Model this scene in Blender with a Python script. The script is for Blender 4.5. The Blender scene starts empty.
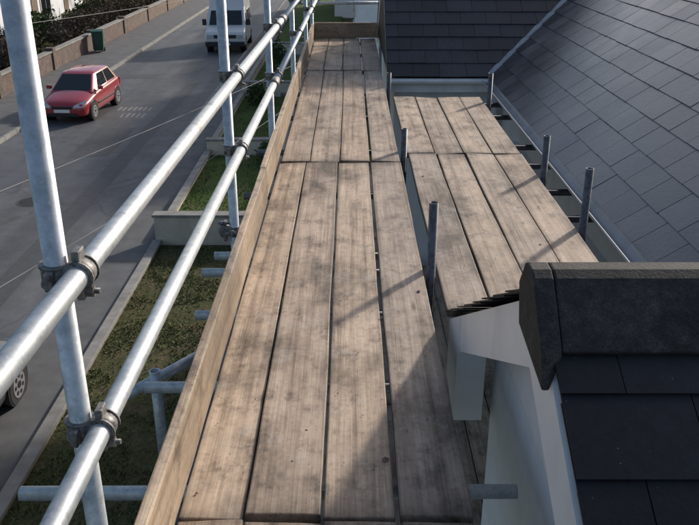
import bpy, bmesh, math, random
from mathutils import Vector, Matrix, noise
random.seed(7)
S=bpy.context.scene
R=math.radians
GZ=-4.6   # street level; scaffold deck is z=0

# ------------------------------------------------------------------ helpers
def empty(name):
    e=bpy.data.objects.new(name,None); S.collection.objects.link(e); return e
def mobj(name,verts,faces,mat=None,parent=None,smooth=False):
    me=bpy.data.meshes.new(name); me.from_pydata([tuple(v) for v in verts],[],faces); me.update()
    bm=bmesh.new(); bm.from_mesh(me); bmesh.ops.recalc_face_normals(bm,faces=bm.faces); bm.to_mesh(me); bm.free()
    o=bpy.data.objects.new(name,me); S.collection.objects.link(o)
    if mat: me.materials.append(mat)
    if smooth:
        for p in me.polygons: p.use_smooth=True
    if parent: o.parent=parent
    return o
def bevel(o,w=0.004,seg=2):
    m=o.modifiers.new('bev','BEVEL'); m.width=w; m.segments=seg; m.limit_method='ANGLE'; m.angle_limit=R(35); return o
BF=[(0,1,2,3),(7,6,5,4),(0,4,5,1),(1,5,6,2),(2,6,7,3),(3,7,4,0)]
def box(name,x0,x1,y0,y1,z0,z1,mat,parent=None,bv=0):
    v=[(x0,y0,z0),(x1,y0,z0),(x1,y1,z0),(x0,y1,z0),(x0,y0,z1),(x1,y0,z1),(x1,y1,z1),(x0,y1,z1)]
    o=mobj(name,v,BF,mat,parent)
    if bv: bevel(o,bv)
    return o
def sheet(name,pts,z,mat,parent=None):
    return mobj(name,[(x,y,z) for x,y in pts],[tuple(range(len(pts)))],mat,parent)
def prism(name,poly,a,b,axis,mat,parent=None,smooth=False,bv=0):
    n=len(poly)
    def P(t,p):
        return (t,p[0],p[1]) if axis=='X' else ((p[0],t,p[1]) if axis=='Y' else (p[0],p[1],t))
    v=[P(a,p) for p in poly]+[P(b,p) for p in poly]
    f=[tuple(range(n)),tuple(range(2*n-1,n-1,-1))]+[(i,(i+1)%n,n+(i+1)%n,n+i) for i in range(n)]
    o=mobj(name,v,f,mat,parent,smooth)
    if bv: bevel(o,bv)
    return o
def basis(d):
    d=d.normalized(); a=Vector((0,0,1)) if abs(d.z)<0.9 else Vector((1,0,0))
    u=d.cross(a).normalized(); w=d.cross(u); return u,w
def tube(name,p1,p2,r,mat,parent=None,wall=0.004,seg=28):
    p1=Vector(p1);p2=Vector(p2);u,w=basis(p2-p1);v=[];f=[]
    for p,rr in ((p1,r),(p2,r),(p1,r-wall),(p2,r-wall)):
        for i in range(seg):
            a=2*math.pi*i/seg; v.append(p+u*math.cos(a)*rr+w*math.sin(a)*rr)
    for i in range(seg):
        j=(i+1)%seg
        f+= [(i,j,seg+j,seg+i),(2*seg+i,3*seg+i,3*seg+j,2*seg+j),(i,2*seg+i,2*seg+j,j),(seg+i,seg+j,3*seg+j,3*seg+i)]
    o=mobj(name,v,f,mat,parent)
    for p in o.data.polygons: p.use_smooth = (p.index%4 in (0,1))
    return o
def rod(name,p1,p2,r,mat,parent=None,seg=12,smooth=True,r2=None):
    p1=Vector(p1);p2=Vector(p2);u,w=basis(p2-p1);v=[];r2=r if r2 is None else r2
    for p,rr in ((p1,r),(p2,r2)):
        for i in range(seg):
            a=2*math.pi*i/seg; v.append(p+u*math.cos(a)*rr+w*math.sin(a)*rr)
    f=[(i,(i+1)%seg,seg+(i+1)%seg,seg+i) for i in range(seg)]+[tuple(range(seg)),tuple(range(2*seg-1,seg-1,-1))]
    o=mobj(name,v,f,mat,parent)
    for p in o.data.polygons: p.use_smooth = smooth and p.index<seg
    return o

# ------------------------------------------------------------------ materials
class N:
    def __init__(s,name):
        s.m=bpy.data.materials.new(name); s.m.use_nodes=True; s.t=s.m.node_tree; s.b=s.t.nodes['Principled BSDF']
    def n(s,typ,**k):
        x=s.t.nodes.new(typ)
        for a,b in k.items():
            if a in x.inputs.keys(): x.inputs[a].default_value=b
            else: setattr(x,a,b)
        return x
    def l(s,a,b): s.t.links.new(a,b)
    def coord(s,scale=(1,1,1),world=False,rand=False):
        if world: c=s.n('ShaderNodeNewGeometry').outputs['Position']
        else: c=s.n('ShaderNodeTexCoord').outputs['Object']
        if rand:
            oi=s.n('ShaderNodeObjectInfo'); m=s.n('ShaderNodeVectorMath',operation='MULTIPLY_ADD')
            cx=s.n('ShaderNodeCombineXYZ')
            for i in range(3): s.l(oi.outputs['Random'],cx.inputs[i])
            s.l(cx.outputs[0],m.inputs[0]); m.inputs[1].default_value=(37,71,53); s.l(c,m.inputs[2]); c=m.outputs[0]
        if tuple(scale)==(1,1,1): return c
        mp=s.n('ShaderNodeMapping'); mp.inputs['Scale'].default_value=scale; s.l(c,mp.inputs['Vector']); return mp.outputs[0]
    def noise(s,co,scale=5,detail=6,rough=.6):
        x=s.n('ShaderNodeTexNoise',Scale=scale,Detail=min(detail,5),Roughness=rough); s.l(co,x.inputs['Vector']); return x.outputs['Fac']
    def math(s,op,a,b):
        x=s.n('ShaderNodeMath',operation=op)
        for sock,val in ((x.inputs[0],a),(x.inputs[1],b)):
            if hasattr(val,'is_linked'): s.l(val,sock)
            else: sock.default_value=val
        return x.outputs[0]
    def ramp(s,fac,stops):
        r=s.n('ShaderNodeValToRGB'); e=r.color_ramp.elements; e.remove(e[1])
        for i,(p,c) in enumerate(stops):
            q=e[0] if i==0 else e.new(p)
            q.position=p; q.color=(c,c,c,1) if isinstance(c,(int,float)) else (*c,1)
        s.l(fac,r.inputs['Fac']); return r.outputs['Color']
    def mix(s,a,b,fac=1.0,mode='MIX'):
        x=s.n('ShaderNodeMix',data_type='RGBA',blend_type=mode)
        for sock,val in ((x.inputs[0],fac),(x.inputs[6],a),(x.inputs[7],b)):
            if hasattr(val,'is_linked'): s.l(val,sock)
            elif isinstance(val,(int,float)): sock.default_value=val
            else: sock.default_value=(*val,1)
        return x.outputs[2]
    def bump(s,h,strength=.3,dist=.01,prev=None):
        b=s.n('ShaderNodeBump',Strength=strength,Distance=dist); s.l(h,b.inputs['Height'])
        if prev is not None: s.l(prev,b.inputs['Normal'])
        return b.outputs['Normal']
    def out(s,col=None,rough=None,nor=None,metal=None,spec=None):
        for k,v in (('Base Color',col),('Roughness',rough),('Normal',nor),('Metallic',metal),('Specular IOR Level',spec)):
            if v is None: continue
            if hasattr(v,'is_linked'): s.l(v,s.b.inputs[k])
            elif k=='Base Color': s.b.inputs[k].default_value=(*v,1)
            else: s.b.inputs[k].default_value=v
        return s.m
def wood(name,dark,light,stain=.75,tint=1.0):
    s=N(name)
    g=s.noise(s.coord((30,.7,30),rand=True),1,5,.6)
    f=s.noise(s.coord((170,3,170),rand=True),1,3,.6)
    col=s.ramp(g,[(.26,dark),(.43,[(a*.35+b*.65) for a,b in zip(dark,light)]),(.60,light),(.8,[min(1,x*1.1) for x in light])])
    col=s.mix(col,s.ramp(f,[(.3,.66),(.55,1.0),(.75,1.1)]),.75,'MULTIPLY')
    oi=s.n('ShaderNodeObjectInfo'); col=s.mix(col,s.ramp(oi.outputs['Random'],[(0,(.78,.78,.79)),(.3,(1.05,.99,.93)),(.55,(.86,.85,.84)),(.8,(1.1,1.06,1.0)),(1,(.96,.89,.82))]),tint,'MULTIPLY')
    v=s.n('ShaderNodeTexVoronoi',Scale=1.0); s.l(s.coord((6,1.3,6),rand=True),v.inputs['Vector'])
    col=s.mix(col,(.12,.08,.055),s.ramp(v.outputs['Distance'],[(.03,.75),(.09,0)]))
    # trodden-in dirt: large patches, scuffs, smudges
    w=s.noise(s.coord((1.25,.8,1),world=True),1.9,5,.66)
    col=s.mix(col,s.ramp(w,[(.35,stain*.40),(.47,.78),(.57,1.0)]),.9,'MULTIPLY')
    w2=s.noise(s.coord((1,.7,1),world=True),8,5,.75)
    col=s.mix(col,s.ramp(w2,[(.34,(.34,.33,.33)),(.45,(.84,.83,.82)),(.55,(1,1,1))]),.85,'MULTIPLY')
    w3=s.noise(s.coord((1,1,1),world=True),38,4,.7)
    col=s.mix(col,s.ramp(w3,[(.3,.6),(.47,1),(.7,1.12)]),.6,'MULTIPLY')
    ce=s.noise(s.coord((1,1,1),world=True),4.2,5,.8)
    col=s.mix(col,(.49,.45,.405),s.ramp(ce,[(.55,0),(.69,.42)]))
    tc=s.n('ShaderNodeTexCoord'); sp=s.n('ShaderNodeSeparateXYZ'); s.l(tc.outputs['Generated'],sp.inputs[0])
    ex=s.math('ABSOLUTE',s.math('SUBTRACT',sp.outputs['X'],.5),0); ex=s.math('ADD',ex,s.math('MULTIPLY',s.math('SUBTRACT',w2,.5),.22))
    col=s.mix(col,s.ramp(ex,[(.38,1),(.46,.72),(.5,.5)]),.8,'MULTIPLY')
    ey=s.math('ABSOLUTE',s.math('SUBTRACT',sp.outputs['Y'],.5),0); ey=s.math('ADD',ey,s.math('MULTIPLY',s.math('SUBTRACT',w3,.5),.03))
    col=s.mix(col,s.ramp(ey,[(.47,1),(.488,.8),(.497,.5)]),.8,'MULTIPLY')
    nb=s.bump(g,.5,.004); nb=s.bump(f,.45,.0015,nb); nb=s.bump(w3,.25,.002,nb)
    return s.out(col,s.ramp(w2,[(.3,.5),(.6,.78)]),nb,spec=.35)
M={}
M['deck']=wood('weathered_board',(.26,.19,.145),(.61,.495,.395))
M['toe']=wood('toe_board_wood',(.32,.22,.15),(.62,.485,.355),1.5,.4)
def galv():
    s=N('galvanised_steel'); c=s.coord((1,1,1),world=True)
    a=s.noise(c,22,5,.7); b=s.noise(c,120,3,.5)
    col=s.ramp(a,[(.3,(.30,.33,.36)),(.5,(.46,.49,.51)),(.7,(.60,.62,.64))])
    r=s.noise(c,7,5,.75); col=s.mix(col,(.20,.14,.10),s.ramp(r,[(.58,0),(.72,.65)]))
    sp=s.noise(c,60,2,.5); col=s.mix(col,(.62,.60,.56),s.ramp(sp,[(.66,0),(.71,.7)]))
    return s.out(col,s.ramp(a,[(.3,.55),(.7,.38)]),s.bump(b,.15,.001),.5)
M['galv']=galv()
def rusty():
    s=N('worn_coupler_steel'); c=s.coord((1,1,1),world=True); a=s.noise(c,60,5,.7)
    return s.out(s.ramp(a,[(.35,(.07,.06,.055)),(.5,(.2,.2,.2)),(.65,(.3,.27,.24))]),.55,s.bump(a,.4,.002),.5)
M['coup']=rusty()
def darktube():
    s=N('dull_shaded_steel'); c=s.coord((1,1,1),world=True); a=s.noise(c,30,5,.7)
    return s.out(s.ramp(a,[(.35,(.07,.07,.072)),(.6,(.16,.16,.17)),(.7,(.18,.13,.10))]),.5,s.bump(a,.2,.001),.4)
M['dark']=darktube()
def slate(name,base,r0,r1,var=.5,spec=.6):
    s=N(name); at=s.n('ShaderNodeAttribute'); at.attribute_name='rnd'
    c=s.coord((1,1,1),world=True); a=s.noise(c,35,5,.7); b=s.noise(c,2.2,5,.6)
    col=s.ramp(at.outputs['Fac'],[(0,[x*(1-var) for x in base]),(1,[x*(1+var) for x in base])])
    col=s.mix(col,s.ramp(a,[(.3,.7),(.7,1.25)]),1,'MULTIPLY')
    col=s.mix(col,s.ramp(b,[(.35,.75),(.65,1.25)]),1,'MULTIPLY')
    li=s.noise(c,90,2,.5); col=s.mix(col,(.22,.22,.2),s.ramp(li,[(.74,0),(.78,.5)]))
    ro=s.mix(s.ramp(b,[(.3,r0),(.7,r1)]),s.ramp(at.outputs['Fac'],[(0,.85),(1,1.1)]),1,'MULTIPLY')
    return s.out(col,ro,s.bump(a,.35,.003),spec=spec)
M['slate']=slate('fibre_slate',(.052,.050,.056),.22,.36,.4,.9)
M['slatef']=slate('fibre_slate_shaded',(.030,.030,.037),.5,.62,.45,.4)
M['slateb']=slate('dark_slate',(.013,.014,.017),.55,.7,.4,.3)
def simple(name,col,rough=.6,var=.15,scale=8,bumpd=.002,metal=0,spec=.5,dirt=None,bs=.3):
    s=N(name); c=s.coord((1,1,1),world=True); a=s.noise(c,scale,5,.65); b=s.noise(c,scale*12,3,.6)
    k=s.mix(col,s.ramp(a,[(.3,1-var),(.7,1+var)]),1,'MULTIPLY')
    if dirt: 
        d=s.noise(s.coord((1,1,.25),world=True),3,5,.7); k=s.mix(k,dirt,s.ramp(d,[(.5,0),(.75,.55)]))
    return s.out(k,rough,s.bump(b,bs,bumpd),metal,spec)
def ridgem():
    s=N('ridge_tile_concrete'); c=s.coord((1,1,1),world=True); a=s.noise(c,9,5,.75); b=s.noise(c,160,3,.7); d=s.noise(c,30,5,.75)
    col=s.ramp(a,[(.3,(.022,.020,.020)),(.5,(.037,.034,.033)),(.7,(.062,.056,.052))])
    col=s.mix(col,s.ramp(d,[(.3,.55),(.55,1),(.75,1.6)]),1,'MULTIPLY'); col=s.mix(col,s.ramp(b,[(.3,.6),(.7,1.5)]),1,'MULTIPLY')
    nb=s.bump(d,.4,.005); nb=s.bump(b,.6,.002,nb); return s.out(col,.8,nb,spec=.3)
M['ridge']=ridgem()
M['white']=simple('white_upvc',(.78,.79,.80),.35,.05,5,.0003,dirt=(.45,.44,.4))
M['render']=simple('white_render',(.74,.76,.78),.85,.07,4,.003,dirt=(.55,.54,.5))
M['cream']=simple('cream_render',(.55,.48,.39),.9,.15,3,.004,dirt=(.3,.25,.2))
M['lead']=simple('lead',(.26,.28,.31),.5,.2,10,.002,.3)
M['gutter']=simple('grey_gutter',(.40,.41,.43),.4,.1,5,.0005,dirt=(.15,.15,.13))
M['black']=simple('black_trim',(.015,.015,.017),.5,.1,5,.0005)
M['rubber']=simple('tyre_rubber',(.02,.02,.02),.8,.2,20,.001)
M['conc']=simple('paving_concrete',(.10,.095,.09),.85,.3,2,.004,dirt=(.05,.05,.04))
M['kerb']=simple('kerb_stone',(.25,.24,.22),.85,.25,3,.004,dirt=(.09,.09,.07))
M['pave']=simple('pavement_asphalt',(.105,.106,.108),.85,.25,2,.004)
M['mortar']=simple('mortar',(.16,.13,.11),.9,.5,30,.004)
M['green']=simple('green_plastic',(.02,.07,.045),.45,.1,5,.0005)
M['bark']=simple('bark',(.10,.075,.055),.9,.3,9,.01)
M['fence']=simple('fence_timber',(.16,.11,.075),.8,.3,6,.003)
M['iron']=simple('cast_iron',(.04,.037,.035),.6,.3,9,.004,.5)
M['tilered']=simple('roof_tile_brown',(.14,.085,.065),.8,.3,3,.01)
def asphalt():
    s=N('road_asphalt'); c=s.coord((1,1,1),world=True)
    a=s.noise(s.coord((1,.22,1),world=True),.55,5,.6); b=s.noise(c,45,4,.7); p=s.noise(c,1.6,5,.7)
    tr=s.noise(s.coord((1.6,.05,1),world=True),1,3,.5)
    col=s.ramp(a,[(.35,(.070,.073,.079)),(.6,(.105,.107,.112))])
    col=s.mix(col,s.ramp(tr,[(.35,.8),(.6,1.12)]),1,'MULTIPLY')
    col=s.mix(col,s.ramp(p,[(.35,.80),(.65,1.2)]),1,'MULTIPLY'); col=s.mix(col,s.ramp(b,[(.3,.7),(.7,1.3)]),.8,'MULTIPLY')
    v=s.n('ShaderNodeTexVoronoi',Scale=.55,feature='DISTANCE_TO_EDGE'); 
    ds=s.n('ShaderNodeMix',data_type='RGBA'); ds.inputs[0].default_value=.35
    nt=s.n('ShaderNodeTexNoise',Scale=1.5,Detail=5); s.l(c,nt.inputs['Vector']); s.l(c,ds.inputs[6]); s.l(nt.outputs['Color'],ds.inputs[7]); s.l(ds.outputs[2],v.inputs['Vector'])
    col=s.mix(col,(.04,.04,.04),s.ramp(v.outputs['Distance'],[(.0,.6),(.012,0)]))
    return s.out(col,s.ramp(a,[(.3,.55),(.6,.75)]),s.bump(b,.5,.006))
M['road']=asphalt()
M['patch']=simple('asphalt_patch',(.06,.061,.065),.7,.2,6,.004)
M['paint']=simple('worn_road_paint',(.22,.22,.21),.8,.5,14,.003)
def grassm(name,a,b,d):
    s=N(name); c=s.coord((1,1,1),world=True); n1=s.noise(c,.9,5,.7); n2=s.noise(c,14,5,.75)
    col=s.ramp(n1,[(.35,a),(.62,b)]); col=s.mix(col,s.ramp(n2,[(.3,.45),(.55,1),(.75,1.5)]),1,'MULTIPLY')
    n3=s.noise(c,2.6,5,.75); col=s.mix(col,d,s.ramp(n3,[(.50,0),(.66,.85)]))
    return s.out(col,.95,s.bump(n2,.9,.05),spec=.1)
M['grass']=grassm('lawn_green',(.065,.115,.028),(.10,.15,.042),(.13,.11,.055))
M['rough']=grassm('rough_ground',(.10,.092,.048),(.09,.10,.042),(.15,.115,.075))
def leaf(name,a,b):
    s=N(name); at=s.n('ShaderNodeAttribute'); at.attribute_name='rnd'
    return s.out(s.ramp(at.outputs['Fac'],[(0,a),(1,b)]),.8,spec=.2)
M['leafg']=leaf('hedge_leaves',(.02,.035,.012),(.075,.10,.035))
M['leafb']=leaf('winter_twigs',(.05,.036,.025),(.15,.115,.075))
M['blade']=leaf('grass_blades',(.06,.085,.025),(.17,.18,.07))
def glassm():
    s=N('dark_glass'); return s.out((.012,.015,.018),.06,spec=.8)
M['glass']=glassm()
def carpaint(name,col):
    s=N(name); m=s.out(col,.38); s.b.inputs['Coat Weight'].default_value=.9; s.b.inputs['Coat Roughness'].default_value=.06; return m
M['red']=carpaint('red_paint',(.33,.010,.018)); M['dkcar']=carpaint('dark_grey_paint',(.03,.032,.036)); M['vanw']=carpaint('van_white',(.62,.63,.62))
M['lamp']=simple('headlamp_lens',(.45,.47,.5),.12,.05,5,.0001)
M['plate']=simple('number_plate',(.75,.75,.7),.4,.03,5,.0001)
M['rim']=simple('wheel_rim',(.42,.43,.45),.35,.1,5,.0005,.6)

# ------------------------------------------------------------------ ground & street
sheet('ground',[(-600,-300),(600,-300),(600,900),(-600,900)],GZ,M['rough'])
sheet('road',[(-10.5,-60),(-5.25,-60),(-5.25,160),(-10.5,160)],GZ+.006,M['road'])
box('pavement',-5.12,-4.05,-60,160,GZ-.1,GZ+.075,M['pave'])
box('pavement',-12.9,-10.62,-60,160,GZ-.1,GZ+.12,M['pave'])
def kerbrow(x0,x1,ztop):
    vs=[];fs=[]; y=-20
    while y<110:
        k=len(vs);h=ztop+random.uniform(-.006,.006);y1=y+.905
        vs+=[(x0,y,GZ-.1),(x1,y,GZ-.1),(x1,y1,GZ-.1),(x0,y1,GZ-.1),(x0,y,h),(x1,y,h),(x1,y1,h),(x0,y1,h)]
        fs+=[tuple(k+i for i in q) for q in BF]; y+=.915
    bevel(mobj('kerb',vs,fs,M['kerb']),.012)
kerbrow(-5.25,-5.122,GZ+.082); kerbrow(-10.618,-10.49,GZ+.13)
rp=empty('road_patch')
sheet('trench',[(-8.0,22),(-6.9,22.2),(-6.9,25.5),(-8.1,25.4)],GZ+.010,M['patch'],rp)
sheet('long_trench',[(-6.6,5),(-6.1,5),(-6.15,33),(-6.65,33)],GZ+.010,M['patch'],rp)
sheet('trench',[(-10.45,34),(-8.2,34.1),(-8.2,35),(-10.45,34.9)],GZ+.010,M['patch'],rp)
mh=empty('manhole_cover')
rod('cover',(-7.6,18.2,GZ+.004),(-7.6,18.2,GZ+.016),.32,M['iron'],mh,28)
rod('frame',(-7.6,18.2,GZ+.004),(-7.6,18.2,GZ+.012),.38,M['patch'],mh,28)
dg=empty('road_gully'); box('frame',-10.48,-10.1,20,20.45,GZ+.004,GZ+.012,M['iron'],dg)
for i in range(6): box('slot',-10.44,-10.14,20.04+i*.066,20.07+i*.066,GZ+.0125,GZ+.016,M['black'],dg)
rm=empty('road_marking')
for i in range(7):
    for j in range(2):
        if random.random()<.75:
            x=-8.2+i*.18; y=26.9+j*1.0
            sheet('worn_letter',[(x,y+random.uniform(0,.2)),(x+.08,y),(x+.08+random.uniform(-.05,.05),y+.6),(x,y+.7)],GZ+.012,M['paint'],rm)
sheet('lawn',[(-3.95,-20),(-1.0,-20),(-1.0,15.4),(-3.95,15.4)],GZ+.02,M['rough'])
sheet('lawn',[(-3.95,15.7),(-1.2,15.7),(-1.2,21.9),(-3.95,21.9)],GZ+.10,M['grass'])
sheet('lawn',[(-3.95,22.2),(-1.2,22.2),(-1.2,29.9),(-3.95,29.9)],GZ+.10,M['grass'])
sheet('lawn',[(-3.95,30.3),(-.5,30.3),(-.5,75),(-3.95,75)],GZ+.10,M['grass'])
sheet('garden_path',[(-1.0,-20),(.55,-20),(.55,30),(-1.0,30)],GZ+.03,M['conc'])
sheet('yard',[(.56,3.4),(1.76,3.4),(1.76,9.2),(.56,9.2)],GZ+.034,M['conc'])
def gwall(x0,x1,y0,y1,h,mat='cream'):
    e=empty('garden_wall')
    box('wall',x0,x1,y0,y1,GZ-.1,GZ+h,M[mat],e,.01)
    box('coping',x0-.03,x1+.03,y0-.03,y1+.03,GZ+h+.002,GZ+h+.06,M['kerb'],e,.01)
gwall(-4.02,.3,15.42,15.64,.62); gwall(-4.02,.3,21.95,22.15,.5); gwall(-4.02,.3,29.95,30.15,.6); gwall(-4.02,.3,39.95,40.15,.6)
gwall(-4.04,-3.92,-20,15.38,.08,'kerb'); gwall(-4.04,-3.92,15.7,21.9,.2); gwall(-4.04,-3.92,22.22,29.9,.25); gwall(-4.04,-3.92,30.2,39.9,.4)
s=N('brick_walling'); g=s.n('ShaderNodeNewGeometry'); sx=s.n('ShaderNodeSeparateXYZ'); s.l(g.outputs['Position'],sx.inputs[0])
cx=s.n('ShaderNodeCombineXYZ'); s.l(sx.outputs['Y'],cx.inputs[0]); s.l(sx.outputs['Z'],cx.inputs[1])
bt=s.n('ShaderNodeTexBrick',Scale=3.0); s.l(cx.outputs[0],bt.inputs['Vector'])
bt.inputs['Color1'].default_value=(.16,.10,.08,1); bt.inputs['Color2'].default_value=(.11,.08,.065,1); bt.inputs['Mortar'].default_value=(.18,.16,.14,1)
nn=s.noise(s.coord((1,1,1),world=True),4,5,.7)
M['brick']=s.out(s.mix(bt.outputs['Color'],s.ramp(nn,[(.3,.6),(.7,1.3)]),1,'MULTIPLY'),.9,s.bump(bt.outputs['Fac'],-.4,.01))
e=empty('street_wall')
y=12
while y<90:
    box('brick_panel',-13.15,-12.93,y,y+5.6,GZ,GZ+.85,M['brick'],e)
    box('coping',-13.2,-12.88,y,y+5.6,GZ+.852,GZ+.93,M['kerb'],e,.01)
    box('pier',-13.22,-12.86,y+5.602,y+5.95,GZ,GZ+1.05,M['brick'],e,.01)
    y+=5.952

# ------------------------------------------------------------------ vegetation
def foliage(name,blobs,n,size,mat):
    vs=[];fs=[];rn=[]
    for (c,r) in blobs:
        c=Vector(c)
        for i in range(n):
            d=Vector((random.gauss(0,1),random.gauss(0,1),random.gauss(0,1))).normalized()
            k=random.random()**.45*(.75+.5*noise.noise(d*1.7+c))
            p=c+Vector((d.x*r[0],d.y*r[1],d.z*r[2]))*k
            if p.z<GZ: continue
            a=Vector((random.gauss(0,1),random.gauss(0,1),random.gauss(0,1))).normalized();b=a.orthogonal().normalized()
            sz=size*random.uniform(.6,1.4);j=len(vs)
            vs+=[p-a*sz,p+b*sz*.5,p+a*sz,p-b*sz*.5];fs.append((j,j+1,j+2,j+3))
            rn.append(max(0,min(1,.5+.9*noise.noise(p*1.1)+random.uniform(-.25,.25))))
    o=mobj(name,vs,fs,mat)
    at=o.data.attributes.new('rnd','FLOAT','FACE'); at.data.foreach_set('value',rn[:len(o.data.polygons)])
    return o
hb=[]
for i in range(16):
    y=20+i*3.6+random.uniform(-1,1)
    hb.append(((-14.6+random.uniform(-.5,.3),y,GZ+.9),(1.0,2.3,random.uniform(.7,1.4))))
foliage('hedge',hb,1300,.09,M['leafb'])
foliage('shrub',[((-15.6+random.uniform(-.8,.6),22+i*5.5,GZ+.9),(1.3,1.8,1.3)) for i in range(9)],1300,.10,M['leafg'])
foliage('shrub',[((-18.5+random.uniform(-2,1),20+i*4,GZ+1.0),(2.0,2.3,1.5)) for i in range(5)],1200,.12,M['leafb'])
foliage('shrub',[((-3.3,28.6,GZ+.5),(.5,.6,.55)),((-2.2,21.2,GZ+.4),(.4,.4,.4)),((-3.2,36,GZ+.7),(.6,1.3,.8)),((-1.3,33,GZ+.7),(.6,.9,.8))],1100,.05,M['leafg'])
def bare_tree(x,y,h,seed):
    rnd=random.Random(seed); vs=[];fs=[]
    def seg(p,q,r1,r2):
        u,w=basis(q-p);k=len(vs);n=6
        for pp,rr in ((p,r1),(q,r2)):
            for i in range(n):
                a=2*math.pi*i/n; vs.append(pp+u*math.cos(a)*rr+w*math.sin(a)*rr)
        for i in range(n): fs.append((k+i,k+(i+1)%n,k+n+(i+1)%n,k+n+i))
    def grow(p,d,l,r,dep):
        q=p+d*l; seg(p,q,r,r*.72)
        if dep==0: return
        for i in range(rnd.choice((2,3,3))):
            nd=(d+Vector((rnd.uniform(-1,1),rnd.uniform(-1,1),rnd.uniform(-.2,.7)))*.75).normalized()
            grow(q,nd,l*rnd.uniform(.62,.85),r*.62,dep-1)
    grow(Vector((x,y,GZ)),Vector((0,0,1)),h*.28,h*.022,6)
    mobj('bare_tree',vs,fs,M['bark'],None,True)
for i,(x,y,h) in enumerate([(-16.5,37,5),(-15.8,53,6),(-18,30,4.5),(-17,66,7)]): bare_tree(x,y,h,i+3)
vs=[];fs=[];rn=[]
for i in range(32000):
    if i%3: x=random.uniform(-3.9,-1.05);y=random.uniform(5,15.3)
    else: x=random.uniform(-3.9,-1.3);y=random.uniform(15.8,29.8)
    if noise.noise(Vector((x*1.1,y*1.1,0)))<-.05 and random.random()<.85: continue
    a=random.uniform(0,6.28);hh=random.uniform(.02,.06);z=GZ+(.02 if y<15.4 else .1);k=len(vs)
    dx,dy=math.cos(a)*.012,math.sin(a)*.012
    vs+=[(x-dx,y-dy,z),(x+dx,y+dy,z),(x+random.uniform(-.04,.04),y+random.uniform(-.04,.04),z+hh)];fs.append((k,k+1,k+2));rn.append(random.random())
o=mobj('grass',vs,fs,M['blade']);o.data.attributes.new('rnd','FLOAT','FACE').data.foreach_set('value',rn)

# ------------------------------------------------------------------ other houses
def window(par,axis,c,u0,u1,z0,z1,sgn):
    d=.05*sgn
    if axis=='X':
        box('window_frame',min(c,c+d),max(c,c+d),u0,u1,z0,z1,M['white'],par)
        m=(u0+u1)/2
        for a,b in ((u0+.07,m-.03),(m+.03,u1-.07)): box('window_glass',min(c+d,c+d*1.2),max(c+d,c+d*1.2),a,b,z0+.07,z1-.07,M['glass'],par)
        box('window_sill',min(c,c+d*2),max(c,c+d*2),u0-.05,u1+.05,z0-.07,z0-.003,M['white'],par)
    else:
        box('window_frame',u0,u1,min(c,c+d),max(c,c+d),z0,z1,M['white'],par)
        m=(u0+u1)/2
        for a,b in ((u0+.07,m-.03),(m+.03,u1-.07)): box('window_glass',a,b,min(c+d,c+d*1.2),max(c+d,c+d*1.2),z0+.07,z1-.07,M['glass'],par)
        box('window_sill',u0-.05,u1+.05,min(c,c+d*2),max(c,c+d*2),z0-.07,z0-.003,M['white'],par)
def house(x0,x1,y0,y1,wall):
    e=empty('terraced_house'); top=GZ+5.2
    box('walls',x0,x1,y0,y1,GZ-.2,top,M[wall],e)
    xm=(x0+x1)/2; rz=top+2.2
    prism('roof',[(x0-.3,top+.01),(x1+.3,top+.01),(xm,rz)],y0-.2,y1+.2,'Y',M['tilered'],e)
    for zz in (GZ+.9,GZ+3.3):
        for k in (0.2,0.65):
            yy=y0+(y1-y0)*k
            window(e,'X',x1,yy,yy+1.6,zz,zz+1.2,1); window(e,'X',x0,yy,yy+1.6,zz,zz+1.2,-1)
    window(e,'Y',y0,xm-1,xm+1,GZ+3.3,GZ+4.4,-1)
    box('door',x1,x1+.04,y0+(y1-y0)*.5,y0+(y1-y0)*.5+.9,GZ,GZ+2.05,M['fence'],e)
    box('chimney',xm-.4,xm+.4,y1-1,y1-.2,rz-.5,rz+1,M['brick'],e)
house(-26,-17.7,42,51,'render'); house(-28,-20.3,55,64,'render'); house(-29,-22,68,76,'cream'); house(-32,-24,79,88,'render')
house(.3,8.3,30.2,39,'render'); house(.3,8.3,44,53,'cream'); house(-1,7,56,65,'render')
e=empty('timber_fence')
for i in range(34):
    box('pale',-.95,-.93,16+i*.4,16.3+i*.4,GZ+.05,GZ+1.25+random.uniform(-.02,.02),M['fence'],e)
for z in (.35,1.0): box('rail',-.928,-.88,15.9,29.7,GZ+z,GZ+z+.08,M['fence'],e)

def wheelie(x,y,rot=0):
    e=empty('wheelie_bin')
    v=[(-.22,-.25,.08),(.22,-.25,.08),(.22,.25,.08),(-.22,.25,.08),(-.28,-.33,.98),(.28,-.33,.98),(.28,.33,.98),(-.28,.33,.98)]
    bevel(mobj('body',v,BF,M['green'],e),.03)
    prism('lid',[(-.36,.985),(.36,.985),(.34,1.05),(0,1.08),(-.34,1.02)],-.3,.3,'X',M['green'],e,bv=.01)
    for sx in (-1,1): rod('wheel',(sx*.2,.27,.1),(sx*.27,.27,.1),.1,M['rubber'],e,16)
    rod('handle',(-.2,.37,.95),(.2,.37,.95),.015,M['green'],e)
    e.location=(x,y,GZ+.12); e.rotation_euler[2]=rot
wheelie(-12.4,40.6,.2)

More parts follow.
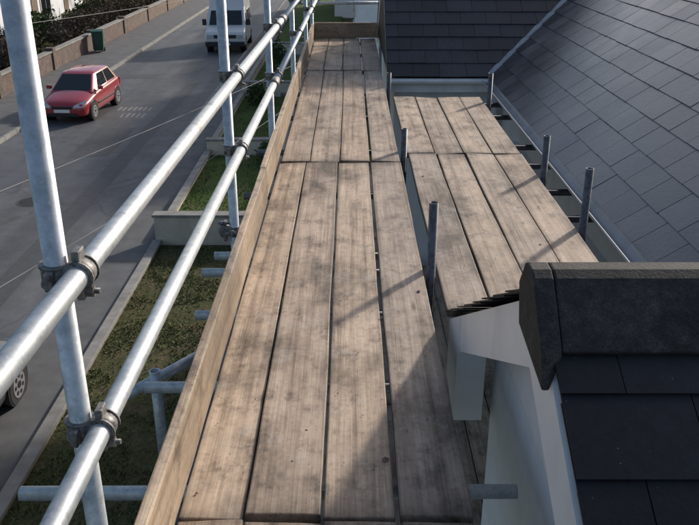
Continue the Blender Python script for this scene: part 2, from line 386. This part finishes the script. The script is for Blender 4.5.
# ------------------------------------------------------------------ vehicles
def wheel(par,x,y,r=.295,side=1):
    rod('tyre',(x-side*.19,y,r),(x,y,r),r,M['rubber'],par,28)
    rod('rim',(x-side*.01,y,r),(x+side*.006,y,r),r*.66,M['rim'],par,24)
    rod('hub',(x,y,r),(x+side*.014,y,r),r*.18,M['black'],par,12)
    for k in range(7):
        a=k*2*math.pi/7; rod('rim_hole',(x,y+math.cos(a)*r*.43,r+math.sin(a)*r*.43),(x+side*.009,y+math.cos(a)*r*.43,r+math.sin(a)*r*.43),r*.12,M['black'],par,8)
def car(name,paint,loc,rotz,roll=0,sc=1.0):
    e=empty(name)
    st=[(-1.93,.58,.30,.50,.53),(-1.88,.70,.22,.60,.64),(-1.70,.78,.19,.67,.74),(-1.35,.815,.18,.74,.83),(-.95,.825,.18,.82,.92),(-.6,.83,.18,.87,.95),
        (0,.835,.18,.90,.96),(.7,.835,.18,.92,.97),(1.3,.82,.18,.94,.98),(1.7,.79,.20,.93,.97),(1.86,.73,.24,.86,.92),(1.92,.62,.30,.72,.78)]
    vs=[];fs=[]
    for (y,w,zb,zs,zt) in st:
        half=[(w*.86,zb),(w*.985,zb+.08),(w,zb+(zs-zb)*.5),(w*.985,zs-.08),(w*.93,zs),(w*.6,zt-.005),(0,zt)]
        vs+=[(a,y,b) for a,b in half]+[(-a,y,b) for a,b in reversed(half[:-1])]
    n=13
    for i in range(len(st)-1):
        for j in range(n-1): k=i*n+j; fs.append((k,k+1,k+n+1,k+n))
        fs.append((i*n+n-1,i*n,(i+1)*n,(i+1)*n+n-1))
    fs.append(tuple(range(n)));fs.append(tuple(reversed(range((len(st)-1)*n,len(st)*n))))
    o=mobj('body',vs,fs,paint,e,True); m=o.modifiers.new('s','SUBSURF');m.levels=2;m.render_levels=2
    b=[(-.70,-.98,.86),(.70,-.98,.86),(.76,-.6,.88),(.765,1.45,.93),(.66,1.80,.93),(-.66,1.80,.93),(-.765,1.45,.93),(-.76,-.6,.88)]
    t=[(-.52,-.22,1.36),(.52,-.22,1.36),(.575,-.05,1.375),(.575,1.15,1.385),(.50,1.36,1.35),(-.50,1.36,1.35),(-.575,1.15,1.385),(-.575,-.05,1.375)]
    c=[(-.36,.0,1.415),(.36,.0,1.415),(.40,.1,1.42),(.40,1.0,1.425),(.34,1.15,1.41),(-.34,1.15,1.41),(-.40,1.0,1.425),(-.40,.1,1.42)]
    vs=b+t+c;fs=[(i,(i+1)%8,8+(i+1)%8,8+i) for i in range(8)]+[(8+i,8+(i+1)%8,16+(i+1)%8,16+i) for i in range(8)]+[tuple(range(16,24))]
    bevel(mobj('cabin',vs,fs,paint,e,True),.03,3)
    def pane(nm,q,s0,s1,t0,t1):
        q=[Vector(p) for p in q]
        def P(s_,t_): return (q[0]*(1-s_)+q[1]*s_)*(1-t_)+(q[3]*(1-s_)+q[2]*s_)*t_
        nrm=(q[1]-q[0]).cross(q[3]-q[0]).normalized(); mid=sum(q,Vector())/4
        if nrm.dot(mid-Vector((0,.4,1.0)))<0: nrm=-nrm
        ps=[P(s0,t0),P(s1,t0),P(s1,t1),P(s0,t1)]
        v=[p+nrm*.006 for p in ps]+[p-nrm*.02 for p in ps]
        mobj(nm,v,[(0,1,2,3),(7,6,5,4),(0,4,5,1),(1,5,6,2),(2,6,7,3),(3,7,4,0)],M['glass'],e)
    pane('windscreen',(b[0],b[1],t[1],t[0]),.03,.97,.10,.95)
    pane('rear_window',(b[4],b[5],t[5],t[4]),.05,.95,.25,.92)
    pane('front_side_window',(b[2],b[3],t[3],t[2]),.03,.50,.10,.90); pane('rear_side_window',(b[2],b[3],t[3],t[2]),.54,.95,.10,.90)
    pane('front_side_window',(b[6],b[7],t[7],t[6]),.50,.97,.10,.90); pane('rear_side_window',(b[6],b[7],t[7],t[6]),.05,.46,.10,.90)
    for sx in (-1,1):
        for yy in (-1.2,1.22):
            rod('wheel_arch',(sx*.6,yy,.32),(sx*.832,yy,.32),.345,M['black'],e,28)
            wheel(e,sx*.838,yy,.295,sx)
        hl=mobj('headlamp',[(sx*.38,-1.925,.52),(sx*.66,-1.86,.53),(sx*.74,-1.66,.66),(sx*.72,-1.60,.72),(sx*.52,-1.80,.655),(sx*.40,-1.90,.60)],[(0,1,2,3,4,5)],M['lamp'],e)
        so=hl.modifiers.new('s','SOLIDIFY');so.thickness=.05;so.offset=0
        bevel(box('mirror',min(sx*.80,sx*.97),max(sx*.80,sx*.97),-.66,-.54,.90,1.03,paint,e),.03,3)
        box('tail_lamp',min(sx*.62,sx*.76),max(sx*.62,sx*.76),1.80,1.885,.62,.88,M['red'],e,.02)
        box('side_trim',min(sx*.825,sx*.85),max(sx*.825,sx*.85),-.8,.82,.46,.52,M['black'],e,.01)
    box('grille',-.34,.34,-1.95,-1.85,.50,.58,M['black'],e,.02)
    box('lower_intake',-.5,.5,-1.945,-1.8,.24,.36,M['black'],e,.02)
    box('number_plate',-.26,.26,-1.965,-1.93,.385,.485,M['plate'],e)
    box('rear_number_plate',-.26,.26,1.90,1.945,.5,.6,M['plate'],e)
    e.location=loc;e.rotation_euler=(0,roll,rotz);e.scale=(sc,sc,sc);return e
car('red_car',M['red'],(-9.3,27.9,GZ+.006),R(-3),0,1.0)
car('parked_car',M['dkcar'],(-5.45,8.35,GZ+.05),R(180),R(-2))
def van(loc):
    e=empty('camper_van')
    w=.98
    prof=[(-2.45,.35),(-2.5,.75),(-2.35,1.02),(-1.75,1.22),(-1.05,1.98),(-.9,2.12),(-.7,2.5),(2.3,2.55),(2.45,2.3),(2.5,.5),(2.4,.35)]
    def sec(f,inset): return [(f*w*(1 if z<1.2 else 1-.09*(z-1.2)),y,z) for y,z in prof]
    vs=sec(-1,0)+sec(1,0);n=len(prof)
    fs=[tuple(range(n)),tuple(range(2*n-1,n-1,-1))]+[(i,(i+1)%n,n+(i+1)%n,n+i) for i in range(n)]
    bevel(mobj('body',vs,fs,M['vanw'],e),.07,3)
    def q(nm,pts,mat):
        o=mobj(nm,pts,[tuple(range(len(pts)))],mat,e);so=o.modifiers.new('s','SOLIDIFY');so.thickness=.03;so.offset=0
    q('windscreen',[(-.82,-1.72,1.30),(.82,-1.72,1.30),(.76,-1.14,1.92),(-.76,-1.14,1.92)],M['glass'])
    for sx in (-1,1):
        q('cab_window',[(sx*.985,-1.45,1.25),(sx*.985,-.6,1.25),(sx*.93,-.6,1.8),(sx*.935,-1.05,1.8)],M['glass'])
        q('side_window',[(sx*.985,.0,1.3),(sx*.985,1.6,1.3),(sx*.935,1.6,1.85),(sx*.935,.0,1.85)],M['glass'])
        for yy in (-1.6,1.5):
            rod('wheel_arch',(sx*.7,yy,.36),(sx*.984,yy,.36),.4,M['black'],e,24); wheel(e,sx*.99,yy,.33,sx)
        box('headlamp',min(sx*.6,sx*.9),max(sx*.6,sx*.9),-2.52,-2.4,.72,.92,M['lamp'],e,.02)
        box('mirror',min(sx*1.0,sx*1.2),max(sx*1.0,sx*1.2),-1.5,-1.4,1.25,1.55,M['black'],e,.02)
    box('bumper',-.97,.97,-2.6,-2.42,.35,.58,M['black'],e,.03); box('grille',-.55,.55,-2.53,-2.4,.74,.9,M['black'],e,.01)
    box('number_plate',-.26,.26,-2.62,-2.59,.42,.53,M['plate'],e)
    box('roof_vent',-.3,.3,.2,.9,2.54,2.64,M['vanw'],e,.03)
    e.location=loc;e.rotation_euler[2]=R(2)
van((-6.25,43.2,GZ+.006))

# ------------------------------------------------------------------ scaffold boards
def board(name,x0,x1,y0,y1,z0,z1,mat,par,amp=.003):
    nx,ny=4,max(2,int((y1-y0)/.13)); vs=[];fs=[]
    sd=random.uniform(0,99); tw=random.uniform(-.006,.006)*(1 if x1-x0>z1-z0 else 0)
    cx,cy,cz=(x0+x1)/2,(y0+y1)/2,(z0+z1)/2
    for l,z in ((0,z0),(1,z1)):
        for j in range(ny+1):
            for i in range(nx+1):
                x=x0+(x1-x0)*i/nx; y=y0+(y1-y0)*j/ny
                edge=0
                if i in (0,nx): edge=.004*noise.noise(Vector((sd+i,y*1.3,0)))+.0016*noise.noise(Vector((sd+i,y*11,5)))
                dz=amp*noise.noise(Vector((sd,y*.8,x*3)))+tw*(x-cx)/(x1-x0)*2*((y-cy)/(y1-y0)*2)
                vs.append((x+edge-cx,y-cy+.004*noise.noise(Vector((x*9,sd,0)))*(j in (0,ny)),z+dz-cz))
    L=(nx+1)*(ny+1)
    for j in range(ny):
        for i in range(nx):
            a=j*(nx+1)+i; fs+= [(a,a+nx+1,a+nx+2,a+1),(L+a,L+a+1,L+a+nx+2,L+a+nx+1)]
    for j in range(ny):
        a=j*(nx+1);b=a+nx; fs+=[(a,L+a,L+a+nx+1,a+nx+1),(b,b+nx+1,L+b+nx+1,L+b)]
    for i in range(nx):
        a=i;b=ny*(nx+1)+i; fs+=[(a,a+1,L+a+1,L+a),(b,L+b,L+b+1,b+1)]
    o=mobj(name,vs,fs,mat,par); o.location=(cx,cy,cz); bevel(o,.005,2); return o
deck=empty('added_lower_deck')
rows=[(-1.97,1.925,[-.526,-.322,-.083,.148,.386]),(1.935,5.80,[-.527,-.325,-.086,.146,.386]),(5.812,9.68,[-.52,-.30,-.07,.155,.384]),(9.692,12.42,[-.522,-.31,-.085,.15,.388])]
for r,(y0,y1,xs) in enumerate(rows):
    for i in range(4):
        g0=.003+random.uniform(0,.004);g1=.003+random.uniform(0,.004)
        if i==3: g0+=.008
        board('board',xs[i]+g0,xs[i+1]-g1,y0+random.uniform(0,.018),y1-random.uniform(0,.018),-.038,random.uniform(-.004,.004),M['deck'],deck)
deck2=empty('added_lower_deck')
for (y0,y1,xs) in [(3.42,6.18,[.462,.69,.915,1.145,1.372]),(6.192,8.36,[.455,.68,.91,1.14,1.368])]:
    for i in range(4):
        board('board',xs[i]+random.uniform(.003,.008),xs[i+1]-random.uniform(.003,.008),y0,y1-random.uniform(0,.015),-.078,-.04+random.uniform(-.004,.004),M['deck'],deck2)
added_deck=empty('added_lower_deck')  # lower lift of boards, added so the deck gaps above look dark
for y0 in (-1.9,2.0,5.9,9.8):
    for i in range(4): board('board',-.5+i*.235,-.5+i*.235+.225,y0,min(y0+3.88,12.4),-2.238,-2.2,M['deck'],added_deck)
for i in range(5): board('board',.50+i*.235,.50+i*.235+.225,3.5,8.9,-2.238,-2.2,M['deck'],added_deck)
te=empty('toe_board')
for (y0,y1,xo) in [(-2.4,1.0,.0),(1.01,4.9,.002),(4.905,8.5,-.003),(8.51,12.42,.001)]:
    board('board',-.568+xo,-.530+xo,y0,y1,-.002,.226+random.uniform(-.004,.004),M['toe'],te)
te2=empty('toe_board'); 
o=board('board',-.019,.019,-.49,.49,.004,.226,M['toe'],te2); o.rotation_euler[2]=R(90); o.location=(-.05,12.46,.115)

vs=[];fs=[]
for i in range(420):
    if random.random()<.7: x=random.uniform(-.5,.37);y=2+random.random()**1.5*9; z=.002
    else: x=random.uniform(.48,1.35);y=random.uniform(3.5,8.3); z=-.038
    sz=random.choice((.0015,.002,.002,.003,.004)) if i>10 else random.uniform(.007,.013)
    k=len(vs)
    for d in ((1,0,0),(0,1,0),(-1,0,0),(0,-1,0),(0,0,1),(0,0,-.3)):
        vs.append((x+d[0]*sz*random.uniform(.6,1.3),y+d[1]*sz*random.uniform(.6,1.5),z+d[2]*sz*random.uniform(.5,1)))
    for a,b in ((0,1),(1,2),(2,3),(3,0)): fs+=[(k+a,k+b,k+4),(k+b,k+a,k+5)]
mobj('mortar_crumbs',vs,fs,M['mortar'])

# ------------------------------------------------------------------ scaffold tubes
sc=empty('scaffolding'); TR=.02415
G=M['galv'];D=M['dark']
posts=[(1.5,2.2),(3.86,1.95),(5.9,1.8),(8.3,1.9),(10.7,1.7),(12.36,1.5)]
for y,t in posts: tube('standard',(-.602+.004*(y-1.5),y,GZ+.03),(-.602+.004*(y-1.5)+random.uniform(-.004,.004),y,t),TR,G,sc)
tube('standard',(-.61,-1.2,GZ+.03),(-.61,-1.2,2.2),TR,G,sc)
def railp(y,low):
    return (-.553+.0075*(y-1.5), y, (.64-.004*(y-1.5)) if low else (1.017-.011*(y-1.5)))
tube('guard_rail',railp(-2,False),railp(6.35,False),TR,G,sc); tube('guard_rail',railp(6.38,False),railp(12.9,False),TR,G,sc)
tube('mid_rail',railp(-2,True),railp(5.6,True),TR,G,sc); tube('mid_rail',railp(5.63,True),railp(12.9,True),TR,G,sc)
rod('sleeve_coupler',railp(6.28,False),railp(6.46,False),.031,M['coup'],sc,20); rod('sleeve_coupler',railp(5.53,True),railp(5.71,True),.031,M['coup'],sc,20)
def coupler(p,q,axp,axq):
    p=Vector(p);q=Vector(q);axp=Vector(axp);axq=Vector(axq);C=M['coup'];d=(q-p).normalized()
    for c,ax,ot in ((p,axp,-d),(q,axq,d)):
        rod('coupler_band',c-ax*.022,c+ax*.022,.0305,C,sc,20)
        for k in (-1,1): rod('coupler_rib',c+ax*(k*.021-.003),c+ax*(k*.021+.003),.0335,C,sc,20)
        side=ax.cross(d).normalized()
        for sg in (1,-1):
            f=c+side*sg*.04
            u=d
            def bx(nm,cen,a,b,cc,A,B,E):
                vv=[cen+a*sx*A+b*sy*B+cc*sz*E for sz in(-1,1) for sx,sy in((-1,-1),(1,-1),(1,1),(-1,1))]
                bevel(mobj(nm,vv,BF,C,sc),.002)
            bx('coupler_flange',f,side,ax,u,.014,.019,.008)
            if sg==1:
                rod('bolt',f-u*.034,f+u*.036,.0062,C,sc,10)
                rod('nut',f+ot*.010,f+ot*.024,.0125,C,sc,6,False)
    rod('coupler_saddle',(p+q)/2-d*.012,(p+q)/2+d*.012,.022,C,sc,12)
for y,t in posts:
    px=-.602+.004*(y-1.5)
    for low in (False,True):
        r=railp(y,low); coupler((px,y,r[2]),r,(0,0,1),(0,1,0))
    coupler((px,y,-.13),(px+.05,y,-.13),(0,0,1),(0,1,0))
tube('end_rail',(-.75,12.52,.5),(.6,12.52,.5),TR,G,sc); tube('end_rail',(-.75,12.52,1.0),(.6,12.52,1.0),TR,G,sc)
tube('standard',(.47,12.46,GZ+.03),(.47,12.46,1.3),TR,G,sc)
tube('ledger',(-.552,-3,-.135),(-.552,13,-.135),TR,D,sc); tube('ledger',(.37,-3,-.14),(.37,12.9,-.14),TR,D,sc)  # toe-board ledger is galvanised; dark steel puts the gap's shade into its colour
tube('ledger',(1.37,3.0,-.18),(1.37,8.9,-.18),TR,D,sc)
for y,xa,xb in [(-.5,-.8,.5),(.9,-.78,.52),(2.13,-1.09,.556),(2.78,-.83,.35),(3.42,-.74,.35),(3.92,-.79,.35),(4.15,-.76,.35),(5.2,-.72,.35),(6.3,-.75,.35),(7.5,-.72,.35),(8.6,-.74,.35),(9.9,-.72,.35),(11.2,-.74,.35),(12.3,-.72,.35)]:
    tube('transom',(xa,y,-.066),(xb,y+.01,-.066),TR,D if 4.3<y<12 else G,sc)
for y in (3.6,4.86,5.4,6.05,6.6,7.7,8.25): tube('transom',(.49,y,-.106),(1.75+random.uniform(-.05,.05),y,-.106),TR,D,sc)
tube('brace',(-1.0,2.92,-.22),(-.58,3.42,-.19),TR,G,sc); tube('standard',(-.86,3.05,-.75),(-.86,3.05,-.15),TR,G,sc)
tube('brace',(-.66,1.5,-4.3),(-.66,5.9,-.4),TR,G,sc)
tube('lower_ledger',(-.552,-3,-2.3),(-.552,13,-2.3),TR,G,sc); tube('lower_ledger',(.37,-3,-2.3),(.37,12.9,-2.3),TR,D,sc)
for y in (0,2,4,6,8,10,12): tube('lower_transom',(-.7,y,-2.264),(.46,y,-2.264),TR,D,sc)
for y in (3.8,6,8): tube('lower_transom',(.47,y+.1,-2.264),(1.72,y+.1,-2.264),TR,D,sc)
coupler((-.61+.009,3.86,.20),(-.64,3.86,.20),(0,0,1),(0,1,0))
for x,y,t in [(.425,3.84,.36),(.425,6.14,.17),(.425,8.75,.14)]: 
    tube('inner_standard',(x,y,GZ+.03),(x+.003,y,t),TR,D,sc)
for x,y,t in [(1.425,4.57,.32),(1.425,5.65,.24),(1.425,8.15,.24),(1.425,3.4,.1)]:
    tube('inner_standard',(x,y,GZ+.03),(x,y,t),TR,D,sc); coupler((x,y,-.18),(x-.05,y,-.18),(0,0,1),(0,1,0))

# ------------------------------------------------------------------ the house being worked on
H=empty('white_house')
T=.69
def slates(name,O,u,v,L,SL,w,ex,mat,par,th=.007,gap=.002):
    O=Vector(O);u=Vector(u).normalized();v=Vector(v).normalized();n=u.cross(v).normalized()
    if n.z<0:n=-n
    vs=[];fs=[];rn=[]
    rows=int(SL/ex)+1
    for r in range(rows):
        s0=r*ex; s1=min(s0+ex*1.9,SL)
        x=-(r%2)*w/2
        while x<L:
            a=max(x+gap,0);b=min(x+w-gap,L)
            if b-a>.03 and s1-s0>.02:
                k=len(vs); j=random.uniform(-.0015,.0015); l0=random.uniform(-.0025,.0025)
                for (aa,ss,nn_) in ((a,s0+l0,.010+j),(b,s0+l0,.010+j),(b,s1,-.003),(a,s1,-.003)): vs.append(O+u*aa+v*ss+n*nn_)
                for (aa,ss,nn_) in ((a,s0+l0,.010+th+j),(b,s0+l0,.010+th+j+random.uniform(-.001,.001)),(b,s1,-.003+th),(a,s1,-.003+th)): vs.append(O+u*aa+v*ss+n*nn_)
                fs+=[tuple(k+i for i in q) for q in BF]; rn+=[random.random()]*6
            x+=w
    o=mobj(name,vs,fs,mat,par); o.data.attributes.new('rnd','FLOAT','FACE').data.foreach_set('value',rn); return o
RZ=1.35; EX=1.6; EY=9.14; EZ=.04
XR=EX+(RZ-EZ)/T; YR=EY+(RZ-EZ)/T; SLm=(RZ-EZ)/math.sin(math.atan(T))
prism('roof_body',[(EX+.02,EZ-.03),(XR,RZ-.03),(2*XR-EX-.02,EZ-.03)],3.3,16,'Y',M['slateb'],H)
slates('roof_slates',(EX-.03,3.2,EZ-.02),(0,1,0),(1,0,T),13,SLm+.03,.30,.215,M['slate'],H,.008,.003)
slates('roof_slates',(2*XR-EX+.03,3.2,EZ-.02),(0,1,0),(-1,0,T),13,SLm+.03,.30,.215,M['slate'],H)
prism('ridge_tiles',[(XR-.14,RZ-.07),(XR,RZ+.05),(XR+.14,RZ-.07),(XR,RZ-.02)],3.2,16.1,'Y',M['ridge'],H)
prism('roof_body',[(EY+.02,EZ-.03),(YR,RZ-.03),(2*YR-EY-.02,EZ-.03)],.44,XR,'X',M['slateb'],H)
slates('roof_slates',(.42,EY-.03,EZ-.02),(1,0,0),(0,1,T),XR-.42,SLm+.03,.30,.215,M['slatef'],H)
slates('roof_slates',(.42,2*YR-EY+.03,EZ-.02),(1,0,0),(0,-1,T),XR-.42,SLm+.03,.30,.215,M['slate'],H)
prism('ridge_tiles',[(YR-.14,RZ-.07),(YR,RZ+.05),(YR+.14,RZ-.07),(YR,RZ-.02)],.41,XR,'X',M['ridge'],H)
d=Vector((1,1,T));p0=Vector((EX-.02,EY-.02,EZ+.02));p1=p0+d*((RZ-EZ)/T);sv=Vector((.7,-.7,0))*.05
mobj('valley_lead',[p0-sv,p0+sv,p0+Vector((0,0,-.03)),p1-sv,p1+sv,p1+Vector((0,0,-.03))],[(0,1,4,3),(0,3,5,2),(1,2,5,4)],M['lead'],H)
box('front_wall',1.78,2*XR-1.78,3.12,15.9,GZ-.2,EZ-.06,M['render'],H)
box('projecting_wall',.52,1.777,EY+.16,2*YR-EY-.16,GZ-.2,EZ-.06,M['render'],H)
prism('wing_gable',[(EY+.16,EZ-.058),(YR,RZ-.06),(2*YR-EY-.16,EZ-.058)],.523,.60,'X',M['render'],H)
for sgn in (1,-1):
    y0=YR-sgn*(YR-EY); 
    pts=[(y0,EZ-.05),(YR,RZ-.05),(YR,RZ-.22),(y0,EZ-.22)]
    prism('bargeboard',pts,.430,.452,'X',M['white'],H)
box('fascia',.455,1.60,EY+.0,EY+.022,EZ-.19,EZ-.035,M['white'],H); box('soffit',.455,1.775,EY+.024,EY+.158,EZ-.19,EZ-.175,M['white'],H)
box('fascia',EX+.0,EX+.022,3.3,EY-.003,EZ-.19,EZ-.035,M['white'],H); box('soffit',EX+.024,1.777,3.3,EY-.003,EZ-.19,EZ-.175,M['white'],H)
def gutter(name,a,b,out,mat,r=.056):
    a=Vector(a);b=Vector(b);d=(b-a).normalized();o=Vector(out);up=Vector((0,0,1));vs=[];fs=[];n=12
    for p in (a,b):
        for rr in (r,r-.006):
            for i in range(n+1):
                t=math.pi*i/n; vs.append(p+o*math.cos(t)*rr-up*math.sin(t)*rr)
    m=n+1
    for i in range(n):
        fs+=[(i,i+1,2*m+i+1,2*m+i),(m+i,3*m+i,3*m+i+1,m+i+1)]
    fs+=[(0,2*m,3*m,m),(n,m+n,3*m+n,2*m+n)]
    o=mobj(name,vs,fs,mat,H,True)
gutter('gutter',(.46,EY-.06,EZ-.035),(1.60,EY-.06,EZ-.035),(0,-1,0),M['white'])
gutter('gutter',(EX-.06,3.3,EZ-.035),(EX-.06,EY-.07,EZ-.035),(-1,0,0),M['gutter'])
rod('downpipe',(1.68,EY+.08,-.2),(1.68,EY+.08,GZ),.034,M['white'],H,16)
for y in (4.6,7.0): window(H,'X',1.78,y,y+1.3,-1.7,-.5,-1); window(H,'X',1.78,y,y+1.3,-3.9,-2.6,-1)
GY=1.84;GA=.83;GT=.557;FE=3.36;NE=2*GY-FE;GW=.655
def gz(y): return GA-GT*abs(y-GY)
box('gable_wing',GW,4.2,NE+.22,FE-.22,GZ-.2,gz(FE-.22)-.12,M['render'],H)
prism('gable_wall',[(NE+.22,gz(NE+.22)-.118),(GY,GA-.118),(FE-.22,gz(NE+.22)-.118)],GW,4.2,'X',M['render'],H)
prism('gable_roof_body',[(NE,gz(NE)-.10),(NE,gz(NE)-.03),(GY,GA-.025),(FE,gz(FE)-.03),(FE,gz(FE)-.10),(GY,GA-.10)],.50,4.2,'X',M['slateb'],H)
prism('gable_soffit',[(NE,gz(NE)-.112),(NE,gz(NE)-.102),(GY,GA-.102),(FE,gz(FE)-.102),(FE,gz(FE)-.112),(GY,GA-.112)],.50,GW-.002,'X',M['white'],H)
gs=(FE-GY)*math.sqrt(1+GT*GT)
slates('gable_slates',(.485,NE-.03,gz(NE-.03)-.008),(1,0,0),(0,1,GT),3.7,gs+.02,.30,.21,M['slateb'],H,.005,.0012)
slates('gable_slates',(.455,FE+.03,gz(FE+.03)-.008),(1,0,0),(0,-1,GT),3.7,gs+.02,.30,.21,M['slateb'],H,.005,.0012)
for sg in (1,-1):
    ye=FE if sg==1 else NE
    prism('gable_bargeboard',[(ye,gz(ye)-.035),(GY,GA-.03),(GY,GA-.24),(ye,gz(ye)-.20)],.478,.498,'X',M['white'],H)
prism('eaves_box',[(FE-.30,gz(FE)-.40),(FE+.0,gz(FE)-.33),(FE+.0,gz(FE)-.036),(FE-.30,gz(FE-.3)-.04)],.472,.60,'X',M['white'],H)
prism('eaves_box',[(NE+.30,gz(FE)-.40),(NE,gz(FE)-.33),(NE,gz(FE)-.036),(NE+.30,gz(FE-.3)-.04)],.472,.60,'X',M['white'],H)
box('gable_fascia',.602,1.58,FE-.004,FE+.018,gz(FE)-.2,gz(FE)-.04,M['white'],H)
outer=[(GY-.19,GA-.085),(GY-.115,GA-.012),(GY-.05,GA+.043),(GY-.022,GA+.055),(GY+.022,GA+.055),(GY+.05,GA+.043),(GY+.115,GA-.012),(GY+.19,GA-.085)]
inner=[(GY+(y-GY)*.92,z-.016) for y,z in reversed(outer)]
x=.505
for i in range(9):
    l=.448; o=prism('ridge_tile',outer+inner,x,x+l,'X',M['ridge'],H,bv=.006); x+=l+.003
endp=[(GY-.23,GA-.168),(GY-.20,GA-.09)]+outer[1:6]+[(GY+.10,GA-.03),(GY+.06,GA-.14)]
e2=[(GY-.192,GA-.095),(GY-.185,GA-.08)]+outer[1:6]+[(GY+.115,GA-.03),(GY+.08,GA-.12)]
vs=[(.452,y,z) for y,z in endp]+[(.470,y,z) for y,z in endp]+[(.5035,y,z) for y,z in e2];n=len(endp)
fs=[tuple(range(n)),tuple(range(3*n-1,2*n-1,-1))]+[(a*n+i,a*n+(i+1)%n,(a+1)*n+(i+1)%n,(a+1)*n+i) for a in (0,1) for i in range(n)]
bevel(mobj('ridge_end_block',vs,fs,M['ridge'],H),.005,2)

# ------------------------------------------------------------------ overhead wires
M['cable']=simple('cable_sheath',(.14,.14,.15),.6,.1,5,.0001)
pole=empty('telegraph_pole'); rod('pole',(-4.3,-12,GZ-.3),(-4.3,-12,2.6),.14,M['bark'],pole,16,True,.10); box('crossarm',-4.9,-3.7,-12.05,-11.95,2.1,2.2,M['bark'],pole)
def wire(a,b,sag):
    a=Vector(a);b=Vector(b);c=bpy.data.curves.new('overhead_cable','CURVE');c.dimensions='3D';c.bevel_depth=.0034
    sp=c.splines.new('POLY');sp.points.add(30)
    for i in range(31):
        t=i/30;p=a.lerp(b,t);p.z-=sag*4*t*(1-t);sp.points[i].co=(*p,1)
    o=bpy.data.objects.new('overhead_cable',c);S.collection.objects.link(o);c.materials.append(M['cable'])
wire((-4.15,-12,2.15),(.45,30.1,-1.9),.5); wire((-4.75,-12,2.15),(-.9,56,-.9),.7); wire((-3.8,-12,2.15),(.35,30.1,-2.6),.75)

# ------------------------------------------------------------------ light, world, camera
az=math.atan2(.62,.785); el=R(24)
sd=Vector((math.sin(az)*math.cos(el),math.cos(az)*math.cos(el),math.sin(el)))
w=bpy.data.worlds.new('World');S.world=w;w.use_nodes=True;nt=w.node_tree
sky=nt.nodes.new('ShaderNodeTexSky');sky.sky_type='NISHITA';sky.sun_disc=False;sky.sun_elevation=el;sky.sun_rotation=az;sky.air_density=1.0;sky.dust_density=2.5
nt.links.new(sky.outputs[0],nt.nodes['Background'].inputs[0]);nt.nodes['Background'].inputs[1].default_value=.15
sl=bpy.data.lights.new('sun','SUN');sl.energy=4.0;sl.angle=R(3.0);sl.color=(1,.93,.84)
so=bpy.data.objects.new('sun',sl);S.collection.objects.link(so);so.rotation_euler=sd.to_track_quat('Z','Y').to_euler()
cam=bpy.data.cameras.new('camera');co=bpy.data.objects.new('camera',cam);S.collection.objects.link(co)
cam.sensor_width=36;cam.lens=36*800/699;cam.clip_start=.05;cam.clip_end=2000
co.location=(0,0,1.69);co.rotation_euler=(R(90-23.4),0,0);S.camera=co
S.view_settings.view_transform='Standard';S.view_settings.look='None';S.view_settings.exposure=0
